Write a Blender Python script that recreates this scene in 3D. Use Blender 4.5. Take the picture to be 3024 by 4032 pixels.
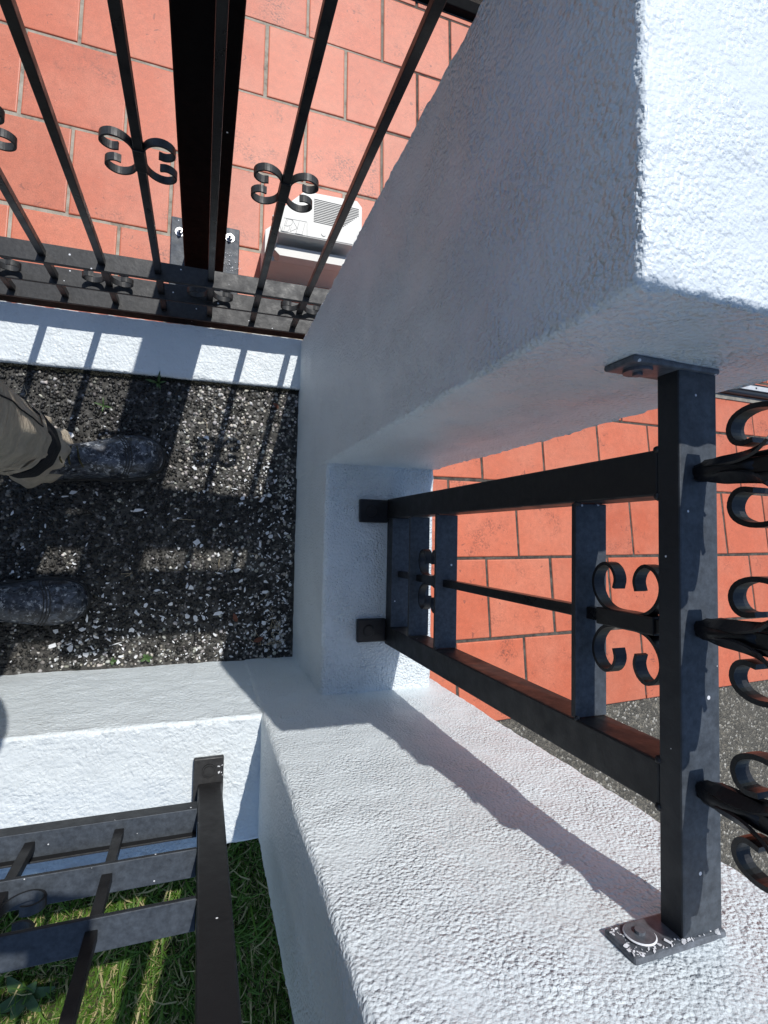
import bpy, bmesh, math, random
import numpy as np
from mathutils import Matrix, Vector

random.seed(7)
rng = np.random.default_rng(7)
scene = bpy.context.scene
for o in list(bpy.data.objects):
    bpy.data.objects.remove(o)

# ------------------------------------------------------------------ camera
cam_data = bpy.data.cameras.new("camera")
cam = bpy.data.objects.new("camera", cam_data)
scene.collection.objects.link(cam)
R = ((0.94306, -0.03482, -0.33081),
     (0.01996, 0.99864, -0.04821),
     (0.33204, 0.03886, 0.94247))
def _rot(rv):
    a = math.sqrt(sum(q * q for q in rv)); u = [q / a for q in rv]
    return Matrix.Rotation(a, 3, Vector(u))
Rm = _rot((0.044983, -0.33821707, 0.02792879))
cam.matrix_world = Matrix.Translation((0, 0, 1.55)) @ Rm.to_4x4()
cam_data.sensor_fit = 'HORIZONTAL'
cam_data.sensor_width = 36.0
cam_data.lens = 2049.16 / 3024 * 36.0
cam_data.clip_start = 0.02
cam_data.clip_end = 300
scene.camera = cam

# ------------------------------------------------------------------ light
SUN = Vector((0.216, 1.0, 1.353)).normalized()
world = bpy.data.worlds.new("World")
scene.world = world
world.use_nodes = True
wn = world.node_tree
sky = wn.nodes.new('ShaderNodeTexSky')
sky.sky_type = 'NISHITA'
sky.sun_disc = False
sky.dust_density = 0.4
sky.ozone_density = 2.5
sky.sun_elevation = math.asin(SUN.z)
sky.sun_rotation = math.atan2(SUN.x, SUN.y)
bg = wn.nodes['Background']
bg.inputs['Strength'].default_value = 0.125
wn.links.new(sky.outputs[0], bg.inputs[0])
sun_d = bpy.data.lights.new("sun", 'SUN')
sun_d.energy = 3.6
sun_d.angle = math.radians(0.53)
sun_d.color = (1.0, 0.975, 0.93)
sun = bpy.data.objects.new("sun", sun_d)
scene.collection.objects.link(sun)
sun.rotation_euler = SUN.to_track_quat('Z', 'Y').to_euler()
sun.location = (1, 4, 6)
vs = scene.view_settings
vs.view_transform = 'Standard'
vs.look = 'None'
vs.exposure = 0.0
vs.gamma = 1.0
vs.use_curve_mapping = False
scene.cycles.diffuse_bounces = 6

# ------------------------------------------------------------------ helpers
C = scene.collection

def new_mesh(name, verts, faces, mat=None, smooth=False):
    me = bpy.data.meshes.new(name)
    me.from_pydata([tuple(map(float, v)) for v in verts], [], [tuple(map(int, f)) for f in faces])
    me.update()
    if mat: me.materials.append(mat)
    if smooth:
        me.polygons.foreach_set('use_smooth', [True] * len(me.polygons))
    return me

def link(name, me, parent=None, loc=None):
    o = bpy.data.objects.new(name, me)
    C.objects.link(o)
    base = Vector((0, 0, 0))
    if parent is not None:
        o.parent = parent
        if parent.parent is None and parent.data is None:
            base = -Vector(parent.location)
    o.location = base + (Vector(loc) if loc is not None else Vector((0, 0, 0)))
    return o

def obj(name, vf, mat, parent=None, loc=None, smooth=False):
    return link(name, new_mesh(name, vf[0], vf[1], mat, smooth), parent, loc)

def tag(o, label=None, cat=None, group=None, kind=None):
    if label: o['label'] = label
    if cat: o['category'] = cat
    if group: o['group'] = group
    if kind: o['kind'] = kind
    return o

def thing(name, loc, label, cat, group=None):
    o = bpy.data.objects.new(name, None)
    o.empty_display_size = 0.05
    C.objects.link(o)
    o.location = loc
    return tag(o, label, cat, group)

def box(x0, x1, y0, y1, z0, z1, b=0.0):
    """box with chamfered edges (b)"""
    if b <= 0:
        v = [(x, y, z) for x in (x0, x1) for y in (y0, y1) for z in (z0, z1)]
        f = [(0, 1, 3, 2), (4, 6, 7, 5), (0, 4, 5, 1), (2, 3, 7, 6), (0, 2, 6, 4), (1, 5, 7, 3)]
        return v, f
    bm = bmesh.new()
    bmesh.ops.create_cube(bm, size=1.0)
    for v in bm.verts:
        v.co = Vector(((x0 + x1) / 2 + v.co.x * (x1 - x0), (y0 + y1) / 2 + v.co.y * (y1 - y0), (z0 + z1) / 2 + v.co.z * (z1 - z0)))
    bmesh.ops.bevel(bm, geom=list(bm.edges), offset=b, segments=2, profile=0.5, affect='EDGES')
    bm.normal_update()
    vs_ = [tuple(v.co) for v in bm.verts]
    fs = [[v.index for v in f.verts] for f in bm.faces]
    bm.free()
    return vs_, fs

def join(*vfs):
    V, F = [], []
    for v, f in vfs:
        n = len(V)
        V += list(v)
        F += [[i + n for i in q] for q in f]
    return V, F

def shear_y(vf, k, x0=0.0):
    return [(x, y + k * (x - x0), z) for x, y, z in vf[0]], vf[1]

def cyl(c, r, h, n=16, r2=None, axis='Z', cap_in=0.0):
    r2 = r if r2 is None else r2
    v, f = [], []
    for k in range(n):
        a = 2 * math.pi * k / n
        v.append((r * math.cos(a), r * math.sin(a), 0))
    for k in range(n):
        a = 2 * math.pi * k / n
        v.append((r2 * math.cos(a), r2 * math.sin(a), h))
    for k in range(n):
        f.append((k, (k + 1) % n, n + (k + 1) % n, n + k))
    f.append(tuple(reversed(range(n)))); f.append(tuple(range(n, 2 * n)))
    out = []
    for x, y, z in v:
        if axis == 'X': x, y, z = z, x, y
        elif axis == 'Y': x, y, z = x, z, y
        out.append((c[0] + x, c[1] + y, c[2] + z))
    return out, f

def catmull(P, n):
    P = [np.array(p, float) for p in P]
    Q = [2 * P[0] - P[1]] + P + [2 * P[-1] - P[-2]]
    out = []
    for i in range(1, len(Q) - 2):
        for k in range(n):
            t = k / n
            a, b, c, d = Q[i - 1], Q[i], Q[i + 1], Q[i + 2]
            out.append(0.5 * (2 * b + (c - a) * t + (2 * a - 5 * b + 4 * c - d) * t * t + (3 * b - a - 3 * c + d) * t ** 3))
    out.append(P[-1])
    return out

def ribbon(pts, t, w, U, V, W, taper=None):
    """flat bar swept along 2-D points (u,v); thickness t in plane, width w out of plane"""
    U, V, W = np.array(U, float), np.array(V, float), np.array(W, float)
    n = len(pts)
    v, f = [], []
    for i, p in enumerate(pts):
        a = pts[max(i - 1, 0)]; b = pts[min(i + 1, n - 1)]
        d = (b - a) / (np.linalg.norm(b - a) + 1e-9)
        m = np.array([-d[1], d[0]])
        ww = w * (taper[i] if taper is not None else 1)
        for s, q in ((-1, -1), (1, -1), (1, 1), (-1, 1)):
            c2 = p + m * s * t / 2
            v.append(U * c2[0] + V * c2[1] + W * q * ww / 2)
    for i in range(n - 1):
        for k in range(4):
            f.append((i * 4 + k, i * 4 + (k + 1) % 4, i * 4 + 4 + (k + 1) % 4, i * 4 + 4 + k))
    f.append((3, 2, 1, 0)); f.append(tuple(4 * (n - 1) + k for k in range(4)))
    return v, f

def tube(path, rad, n=8, closed_ends=True):
    path = [np.array(p, float) for p in path]
    m = len(path)
    rad = [rad] * m if np.isscalar(rad) else rad
    v, f = [], []
    up = np.array([0.03, 0.05, 1.0])
    for i, p in enumerate(path):
        d = path[min(i + 1, m - 1)] - path[max(i - 1, 0)]
        d /= np.linalg.norm(d) + 1e-9
        a = np.cross(d, up)
        if np.linalg.norm(a) < 0.05: a = np.cross(d, [1, 0, 0.1])
        a /= np.linalg.norm(a); b = np.cross(d, a)
        for k in range(n):
            t = 2 * math.pi * k / n
            v.append(p + rad[i] * (math.cos(t) * a + math.sin(t) * b))
    for i in range(m - 1):
        for k in range(n):
            f.append((i * n + k, i * n + (k + 1) % n, i * n + n + (k + 1) % n, i * n + n + k))
    if closed_ends:
        f.append(tuple(reversed(range(n)))); f.append(tuple((m - 1) * n + k for k in range(n)))
    return v, f

def _hash(ix, iy, iz, s):
    h = (ix * 374761393 + iy * 668265263 + iz * 2147483647 + s * 974634777) & 0xFFFFFFFF
    h = ((h ^ (h >> 13)) * 1274126177) & 0xFFFFFFFF
    return ((h ^ (h >> 16)) & 0xFFFF) / 65535.0

def vnoise(P, freq, seed=0):
    Q = np.asarray(P, float) * freq + 1000.0
    I = np.floor(Q).astype(np.int64); F = Q - I
    F = F * F * (3 - 2 * F)
    r = np.zeros(len(Q))
    for dx in (0, 1):
        for dy in (0, 1):
            for dz in (0, 1):
                w = (F[:, 0] if dx else 1 - F[:, 0]) * (F[:, 1] if dy else 1 - F[:, 1]) * (F[:, 2] if dz else 1 - F[:, 2])
                r += w * _hash(I[:, 0] + dx, I[:, 1] + dy, I[:, 2] + dz, seed)
    return r * 2 - 1

def axis_samples(lo, hi, fine_lo, fine_hi, cell, r):
    s = {lo, hi}
    a = max(lo, fine_lo); b = min(hi, fine_hi)
    n = max(2, int((b - a) / cell))
    s |= set(np.linspace(a, b, n + 1))
    for q in (0.3, 0.65, 1.0):
        s |= {lo + r * q, hi - r * q}
    if a > lo: s |= set(np.linspace(lo + r, a, 8))
    if b < hi: s |= set(np.linspace(b, hi - r, 8))
    out = []
    for q in sorted(s):
        if not out or q - out[-1] > 1e-4: out.append(q)
    return np.array(out)

def stucco(name, lo, hi, mat, fine_lo=(-9, -9, -9), fine_hi=(9, 9, 9), r=0.012, cell=0.008, amp=0.0012, seed=1, rag=1.1, parent=None, shear=0.0):
    """rendered masonry block: rounded, uneven edges and faces"""
    ax = [axis_samples(lo[i], hi[i], fine_lo[i], fine_hi[i], cell, r) for i in range(3)]
    n = [len(a) for a in ax]
    idx = {}; V = []; F = []
    def vid(i, j, k):
        t = (i, j, k)
        if t not in idx:
            idx[t] = len(V); V.append((ax[0][i], ax[1][j], ax[2][k]))
        return idx[t]
    for i in range(n[0] - 1):
        for j in range(n[1] - 1):
            F.append((vid(i, j, 0), vid(i, j + 1, 0), vid(i + 1, j + 1, 0), vid(i + 1, j, 0)))
            k = n[2] - 1
            F.append((vid(i, j, k), vid(i + 1, j, k), vid(i + 1, j + 1, k), vid(i, j + 1, k)))
    for i in range(n[0] - 1):
        for k in range(n[2] - 1):
            F.append((vid(i, 0, k), vid(i + 1, 0, k), vid(i + 1, 0, k + 1), vid(i, 0, k + 1)))
            j = n[1] - 1
            F.append((vid(i, j, k), vid(i, j, k + 1), vid(i + 1, j, k + 1), vid(i + 1, j, k)))
    for j in range(n[1] - 1):
        for k in range(n[2] - 1):
            F.append((vid(0, j, k), vid(0, j, k + 1), vid(0, j + 1, k + 1), vid(0, j + 1, k)))
            i = n[0] - 1
            F.append((vid(i, j, k), vid(i, j + 1, k), vid(i, j + 1, k + 1), vid(i, j, k + 1)))
    P = np.array(V); L = np.array(lo, float); H = np.array(hi, float)
    Q = np.clip(P, L + r, H - r); D = P - Q
    ln = np.linalg.norm(D, axis=1, keepdims=True)
    N = D / np.maximum(ln, 1e-9)
    P = Q + N * r
    edge = (np.sum(np.abs(D) > 1e-6, axis=1) > 1)
    d = amp * (0.7 * vnoise(P, 75, seed) + 0.9 * vnoise(P, 28, seed + 1) + 1.6 * vnoise(P, 6, seed + 2))
    d += edge * amp * rag * vnoise(P, 130, seed + 3)
    P = P + N * d[:, None]
    if shear: P[:, 1] += shear * P[:, 0]
    me = new_mesh(name, P, F, mat, True)
    return link(name, me, parent)

# ------------------------------------------------------------------ materials
def M(name):
    m = bpy.data.materials.new(name); m.use_nodes = True
    nt = m.node_tree
    return m, nt, nt.nodes['Principled BSDF']

class NB:
    def __init__(s, nt):
        s.nt = nt
        s.tc = nt.nodes.new('ShaderNodeTexCoord')
        s.co = s.tc.outputs['Object']
    def link(s, a, b): s.nt.links.new(a, b)
    def noise(s, scale, detail=3, rough=0.55, vec=None, dist=0.0):
        n = s.nt.nodes.new('ShaderNodeTexNoise')
        n.inputs['Scale'].default_value = scale; n.inputs['Detail'].default_value = detail
        n.inputs['Roughness'].default_value = rough; n.inputs['Distortion'].default_value = dist
        s.link(vec or s.co, n.inputs['Vector'])
        return n.outputs['Fac']
    def voro(s, scale, feature='F1', out='Distance', vec=None, rnd=1.0):
        n = s.nt.nodes.new('ShaderNodeTexVoronoi'); n.feature = feature
        n.inputs['Scale'].default_value = scale
        if 'Randomness' in n.inputs: n.inputs['Randomness'].default_value = rnd
        s.link(vec or s.co, n.inputs['Vector'])
        return n.outputs[out]
    def ramp(s, fac, stops):
        n = s.nt.nodes.new('ShaderNodeValToRGB')
        el = n.color_ramp.elements
        while len(el) < len(stops): el.new(0.5)
        for e, (p, c) in zip(el, stops):
            e.position = p; e.color = (c[0], c[1], c[2], 1) if not np.isscalar(c) else (c, c, c, 1)
        s.link(fac, n.inputs[0])
        return n.outputs[0]
    def mix(s, fac, a, b, mode='MIX'):
        n = s.nt.nodes.new('ShaderNodeMix'); n.data_type = 'RGBA'; n.blend_type = mode
        for sock, val in ((n.inputs[0], fac), (n.inputs[6], a), (n.inputs[7], b)):
            if hasattr(val, 'is_linked') or hasattr(val, 'links'): s.link(val, sock)
            elif np.isscalar(val): sock.default_value = val
            else: sock.default_value = (val[0], val[1], val[2], 1)
        return n.outputs[2]
    def math(s, op, a, b=0.0):
        n = s.nt.nodes.new('ShaderNodeMath'); n.operation = op
        for sock, val in ((n.inputs[0], a), (n.inputs[1], b)):
            if np.isscalar(val): sock.default_value = val
            else: s.link(val, sock)
        return n.outputs[0]
    def bump(s, h, strength, dist, normal=None):
        n = s.nt.nodes.new('ShaderNodeBump')
        n.inputs['Strength'].default_value = strength; n.inputs['Distance'].default_value = dist
        s.link(h, n.inputs['Height'])
        if normal: s.link(normal, n.inputs['Normal'])
        return n.outputs[0]
    def mapping(s, scale=(1, 1, 1), rot=(0, 0, 0)):
        n = s.nt.nodes.new('ShaderNodeMapping')
        n.inputs['Scale'].default_value = scale; n.inputs['Rotation'].default_value = rot
        s.link(s.co, n.inputs['Vector'])
        return n.outputs[0]

def stucco_mat(name, s1=95, strength=0.8, dist=0.004, blister=0.0, col=(0.775, 0.83, 0.85)):
    m, nt, p = M(name); b = NB(nt)
    n1 = b.noise(s1, 2, 0.55)
    n2 = b.voro(s1 * 1.3)
    n3 = b.noise(11, 2)
    patch = b.ramp(n3, [(0.35, 0.45), (0.6, 1.0)])
    h = b.math('ADD', b.math('MULTIPLY', n1, 1.0), b.math('MULTIPLY', n2, -0.5))
    h = b.math('MULTIPLY', h, patch)
    h = b.math('ADD', h, b.math('MULTIPLY', n3, 0.7))
    if blister:
        bl = b.ramp(b.noise(34, 5, 0.62, dist=0.8), [(0.42, 0.0), (0.53, 1.0), (0.66, 0.6)])
        h = b.math('ADD', h, b.math('MULTIPLY', bl, blister))
    b.link(b.bump(h, strength, dist), p.inputs['Normal'])
    c = b.ramp(b.noise(3.5, 4), [(0.3, tuple(q * 0.93 for q in col)), (0.7, col)])
    grime = b.ramp(b.noise(46, 4, 0.7), [(0.60, 0.0), (0.74, 0.20)])
    c = b.mix(grime, c, (0.50, 0.48, 0.44))
    b.link(c, p.inputs['Base Color'])
    b.link(b.ramp(b.noise(12, 3), [(0.3, 0.34), (0.7, 0.54)]), p.inputs['Roughness'])
    p.inputs['Specular IOR Level'].default_value = 0.5
    return m

white_fine = stucco_mat('white_render_fine', 165, 1.0, 0.0062)
white_rough = stucco_mat('white_render_rough', 185, 1.0, 0.0040)
white_kerb = stucco_mat('white_render_kerb', 110, 0.85, 0.0036, 0.22)
white_top = stucco_mat('white_render_trowelled', 190, 0.8, 0.0026, 0.10)

def black_paint(name, dust=0.35, base=(0.010, 0.010, 0.012), dustc=(0.055, 0.058, 0.066), specks=0.06, rough=(0.28, 0.5), every=0.10):
    m, nt, p = M(name); b = NB(nt)
    d = b.ramp(b.noise(14, 3, 0.65), [(0.25, 1.0 - 0.5 * (1 - dust) - 0.25), (0.75, 1.0)])
    d2 = b.ramp(b.noise(110, 4, 0.7), [(0.32, 0.45), (0.68, 1.0)])
    geo = nt.nodes.new('ShaderNodeNewGeometry'); sx = nt.nodes.new('ShaderNodeSeparateXYZ')
    b.link(geo.outputs['Normal'], sx.inputs[0])
    up = b.ramp(sx.outputs[2], [(0.25, every), (0.75, 1.0)])       # dust, plus sunlit tops painted in: upward faces paler than sides
    dm = b.math('MULTIPLY', b.math('MULTIPLY', d, d2), up)
    c = b.mix(b.math('MULTIPLY', dm, dust * 2.2 if dust < .45 else 1.0), base, dustc)
    vd = b.voro(85); vc = b.voro(85, out='Color')
    sep = nt.nodes.new('ShaderNodeSeparateColor'); b.link(vc, sep.inputs[0])
    pick = b.math('LESS_THAN', sep.outputs[0], specks)
    near = b.math('LESS_THAN', vd, b.math('MULTIPLY', sep.outputs[1], 0.20))
    c = b.mix(b.math('MULTIPLY', pick, near), c, (0.75, 0.76, 0.78))
    b.link(c, p.inputs['Base Color'])
    b.link(b.ramp(b.noise(40, 4), [(0.3, rough[0]), (0.7, rough[1])]), p.inputs['Roughness'])
    p.inputs['Specular IOR Level'].default_value = 0.38
    b.link(b.bump(b.noise(70, 4, 0.65), 0.28, 0.0022), p.inputs['Normal'])
    return m

iron = black_paint('black_iron_paint', 0.2, base=(0.007, 0.007, 0.008), specks=0.02)
iron_dusty = black_paint('dusty_black_paint', 0.8, base=(0.010, 0.011, 0.013), dustc=(0.095, 0.112, 0.134), specks=0.10, rough=(0.42, 0.62))
iron_rail = black_paint('worn_black_paint', 0.45, base=(0.009, 0.009, 0.010), dustc=(0.06, 0.06, 0.06), specks=0.05, rough=(0.38, 0.6))
iron_worn = black_paint('chipped_black_paint', 0.9, base=(0.010, 0.010, 0.012), dustc=(0.20, 0.22, 0.25), specks=0.2, rough=(0.3, 0.55), every=0.75)
iron_matt = black_paint('matt_black_paint', 0.04, base=(0.002, 0.002, 0.0025), specks=0.015, rough=(0.5, 0.7))
iron_matt.node_tree.nodes['Principled BSDF'].inputs['Specular IOR Level'].default_value = 0.05
iron_gloss = black_paint('gloss_black_paint', 0.06, base=(0.006, 0.006, 0.007), specks=0.015, rough=(0.25, 0.42))

def tile_mat():
    m, nt, p = M('terracotta_tile'); b = NB(nt)
    oi = nt.nodes.new('ShaderNodeObjectInfo')
    # shift texture per tile
    add = nt.nodes.new('ShaderNodeVectorMath'); add.operation = 'ADD'
    sc = nt.nodes.new('ShaderNodeVectorMath'); sc.operation = 'SCALE'
    comb = nt.nodes.new('ShaderNodeCombineXYZ')
    for k in range(3): b.link(oi.outputs['Random'], comb.inputs[k])
    b.link(comb.outputs[0], sc.inputs[0]); sc.inputs['Scale'].default_value = 37.0
    b.link(b.co, add.inputs[0]); b.link(sc.outputs[0], add.inputs[1])
    v = add.outputs[0]
    base = b.ramp(oi.outputs['Random'], [(0.0, (0.57, 0.135, 0.062)), (0.35, (0.67, 0.168, 0.080)), (0.6, (0.60, 0.138, 0.060)), (0.8, (0.66, 0.178, 0.088)), (1.0, (0.54, 0.140, 0.068))])
    fade = b.ramp(b.noise(5, 4, 0.6, v), [(0.4, 0.0), (0.75, 0.45)])
    c = b.mix(fade, base, (0.72, 0.275, 0.165))
    fine = b.ramp(b.noise(330, 3, 0.7, v), [(0.3, 0.80), (0.7, 1.12)])
    c = b.mix(1.0, c, fine, 'MULTIPLY')
    mid = b.ramp(b.noise(45, 4, 0.65, v), [(0.3, 0.9), (0.7, 1.07)])
    c = b.mix(1.0, c, mid, 'MULTIPLY')
    st = b.math('MULTIPLY', b.ramp(b.noise(7, 3, 0.6, v), [(0.57, 0.0), (0.70, 0.9)]), b.ramp(b.noise(120, 3, 0.75, v), [(0.46, 0.0), (0.60, 0.8)]))
    c = b.mix(st, c, (0.16, 0.055, 0.035))
    sm = b.ramp(b.noise(26, 2, 0.5, v, 1.5), [(0.69, 0.0), (0.74, 0.5)])
    c = b.mix(sm, c, (0.12, 0.05, 0.04))
    w = b.ramp(b.noise(170, 2, 0.5, v), [(0.75, 0.0), (0.78, 0.55)])
    c = b.mix(w, c, (0.75, 0.5, 0.42))
    b.link(c, p.inputs['Base Color'])
    p.inputs['Roughness'].default_value = 0.48
    p.inputs['Specular IOR Level'].default_value = 0.5
    h = b.math('ADD', b.noise(260, 3, 0.6, v), b.math('MULTIPLY', b.noise(18, 2, 0.5, v), 1.2))
    b.link(b.bump(h, 0.35, 0.0012), p.inputs['Normal'])
    return m
tile_m = tile_mat()

def simple(name, col, rough=0.6, scale=60, var=0.15, bump=0.3, bdist=0.002, metal=0.0, spec=0.5):
    m, nt, p = M(name); b = NB(nt)
    c = b.ramp(b.noise(scale, 5, 0.6), [(0.3, tuple(q * (1 - var) for q in col)), (0.7, tuple(min(1, q * (1 + var)) for q in col))])
    b.link(c, p.inputs['Base Color'])
    p.inputs['Roughness'].default_value = rough
    p.inputs['Metallic'].default_value = metal
    p.inputs['Specular IOR Level'].default_value = spec
    if bump: b.link(b.bump(b.noise(scale * 2.5, 4, 0.6), bump, bdist), p.inputs['Normal'])
    return m

def mortar_mat():
    m, nt, p = M('mortar'); b = NB(nt)
    c = b.ramp(b.noise(22, 4, 0.7), [(0.25, (0.12, 0.10, 0.08)), (0.45, (0.36, 0.32, 0.25)), (0.7, (0.52, 0.47, 0.38))])
    # the courses beyond the railing are dirtier
    geo = nt.nodes.new('ShaderNodeSeparateXYZ'); b.link(b.co, geo.inputs[0])
    k = nt.nodes.new('ShaderNodeMapRange'); b.link(geo.outputs[0], k.inputs[0])
    k.inputs[1].default_value = 0.45; k.inputs[2].default_value = 0.75
    c = b.mix(k.outputs[0], c, b.ramp(b.noise(35, 4, 0.7), [(0.35, (0.035, 0.03, 0.026)), (0.75, (0.16, 0.14, 0.11))]))
    b.link(c, p.inputs['Base Color']); p.inputs['Roughness'].default_value = 0.9
    b.link(b.bump(b.noise(220, 4, 0.7), 0.6, 0.003), p.inputs['Normal'])
    return m
mortar = mortar_mat()

def aggregate_mat(name, scale, lo, hi, mat_c):
    m, nt, p = M(name); b = NB(nt)
    vc = b.voro(scale, out='Color'); vd = b.voro(scale, 'DISTANCE_TO_EDGE')
    sep = nt.nodes.new('ShaderNodeSeparateColor'); b.link(vc, sep.inputs[0])
    st = b.ramp(sep.outputs[0], [(0.0, lo), (0.6, tuple(q * 2 for q in lo)), (0.85, hi), (1.0, (0.55, 0.52, 0.45))])
    edge = b.ramp(vd, [(0.02, 1.0), (0.10, 0.0)])
    c = b.mix(b.math('MULTIPLY', edge, 0.7), st, mat_c)
    c = b.mix(b.ramp(b.noise(11, 4), [(0.35, 0.0), (0.7, 0.35)]), c, mat_c)
    b.link(c, p.inputs['Base Color']); p.inputs['Roughness'].default_value = 0.75
    b.link(b.bump(b.ramp(vd, [(0.0, 0.0), (0.25, 1.0)]), 0.8, 0.004), p.inputs['Normal'])
    return m
agg_far = aggregate_mat('exposed_aggregate_paving', 110, (0.05, 0.045, 0.035), (0.22, 0.19, 0.14), (0.20, 0.18, 0.14))

def cement_mat():
    m, nt, p = M('aggregate_cement'); b = NB(nt)
    c = b.ramp(b.noise(40, 6, 0.75), [(0.36, (0.022, 0.021, 0.019)), (0.58, (0.10, 0.095, 0.085)), (0.72, (0.55, 0.54, 0.52))])
    b.link(c, p.inputs['Base Color']); p.inputs['Roughness'].default_value = 0.85
    b.link(b.bump(b.noise(300, 4, 0.7), 0.8, 0.003), p.inputs['Normal'])
    return m
cement = cement_mat()

def attr_mat(name, rough=0.6, spec=0.5, trans=0.0):
    m, nt, p = M(name)
    a = nt.nodes.new('ShaderNodeAttribute'); a.attribute_name = 'col'
    nt.links.new(a.outputs['Color'], p.inputs['Base Color'])
    p.inputs['Roughness'].default_value = rough
    p.inputs['Specular IOR Level'].default_value = spec
    if trans:
        tr = nt.nodes.new('ShaderNodeBsdfTranslucent'); mx = nt.nodes.new('ShaderNodeMixShader')
        nt.links.new(a.outputs['Color'], tr.inputs['Color']); mx.inputs[0].default_value = trans
        nt.links.new(p.outputs[0], mx.inputs[1]); nt.links.new(tr.outputs[0], mx.inputs[2])
        nt.links.new(mx.outputs[0], nt.nodes['Material Output'].inputs['Surface'])
    return m
pebble_m = attr_mat('river_pebble', 0.5, 0.45)
flake_m = simple('white_paint_flake', (0.78, 0.79, 0.8), 0.5, 80, 0.06, 0.2)
blade_m = attr_mat('grass_blade', 0.5, 0.35, 0.3)

def set_col(me, cols_per_vert):
    a = me.color_attributes.new('col', 'FLOAT_COLOR', 'POINT')
    c = np.ones((len(me.vertices), 4)); c[:, :3] = cols_per_vert
    a.data.foreach_set('color', c.ravel())

# ------------------------------------------------------------------ ground and patio
soil_m = simple('dark_soil', (0.035, 0.027, 0.018), 0.95, 25, 0.5, 0.9, 0.01)
tag(obj('ground', ([(-40, -40, -0.75), (40, -40, -0.75), (40, 40, -0.75), (-40, 40, -0.75)], [(0, 1, 2, 3)]), soil_m), kind='structure')

def plane_z(pl, x, y): return pl[0] + pl[1] * x + pl[2] * y
PL = (-0.231, 0.012, -0.061)      # patio in front of the railing
PR = (-0.160, -0.042, -0.095)     # patio round the corner

def clip_poly(poly, a, b, c):     # keep a*x+b*y+c >= 0
    out = []
    for i in range(len(poly)):
        p, q = poly[i], poly[(i + 1) % len(poly)]
        dp = a * p[0] + b * p[1] + c; dq = a * q[0] + b * q[1] + c
        if dp >= 0: out.append(p)
        if (dp >= 0) != (dq >= 0):
            t = dp / (dp - dq); out.append((p[0] + (q[0] - p[0]) * t, p[1] + (q[1] - p[1]) * t))
    return out

def sheet(name, poly, pl, dz, mat, thick=0.10):
    n = len(poly)
    v = [(x, y, plane_z(pl, x, y) + dz) for x, y in poly] + [(x, y, plane_z(pl, x, y) + dz - thick) for x, y in poly]
    f = [tuple(range(n)), tuple(reversed(range(n, 2 * n)))] + [(i, n + i, n + (i + 1) % n, (i + 1) % n) for i in range(n)]
    return obj(name, (v, f), mat)

SEAM = 0.03
EDGE_Y = 2.235                   # back edge of the tiled patio
bed_l = clip_poly([(-2.6, 0.5), (3.2, 0.5), (3.2, EDGE_Y), (-2.6, EDGE_Y)], -1, 1, -SEAM)
bed_r = clip_poly([(0.30, -0.66), (4.6, -0.60), (4.6, EDGE_Y), (0.30, EDGE_Y)], 1, -1, SEAM)
bedL = tag(sheet('patio', bed_l, PL, -0.004, mortar), kind='structure')
bedR = tag(sheet('patio', bed_r, PR, -0.004, mortar), kind='structure')

def tile_mesh(poly, b=0.003, h=0.016):
    """one tile from a polygon in its own plane; top at z=0"""
    n = len(poly); c = np.mean(poly, axis=0)
    def inset(d):
        out = []
        for i in range(n):
            p0, p1, p2 = (np.array(poly[(i + k - 1) % n]) for k in range(3))
            e1 = (p1 - p0) / (np.linalg.norm(p1 - p0) + 1e-9); e2 = (p2 - p1) / (np.linalg.norm(p2 - p1) + 1e-9)
            n1 = np.array([-e1[1], e1[0]]); n2 = np.array([-e2[1], e2[0]])
            m = n1 + n2; m /= max(0.4, m @ n1)
            out.append(p1 + m * d)
        return out
    v = [(*p, -h) for p in poly] + [(*p, -b) for p in poly] + [(*p, -b * 0.25) for p in inset(b * 0.45)] + [(*p, 0.0) for p in inset(b * 1.4)]
    f = []
    for s in range(3):
        for i in range(n):
            f.append((s * n + i, s * n + (i + 1) % n, (s + 1) * n + (i + 1) % n, (s + 1) * n + i))
    f.append(tuple(3 * n + i for i in range(n)))
    return v, f

def area(poly): return 0.5 * sum(poly[i][0] * poly[(i + 1) % len(poly)][1] - poly[(i + 1) % len(poly)][0] * poly[i][1] for i in range(len(poly)))

full_tiles = []
for k in range(5):
    j = lambda: random.uniform(-0.0011, 0.0011)
    s = 0.1448 + random.uniform(-0.0006, 0.0006)
    full_tiles.append(new_mesh('tile', *tile_mesh([(-s + j(), -s + j()), (s + j(), -s + j()), (s + j(), s + j()), (-s + j(), s + j())]), tile_m))

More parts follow.
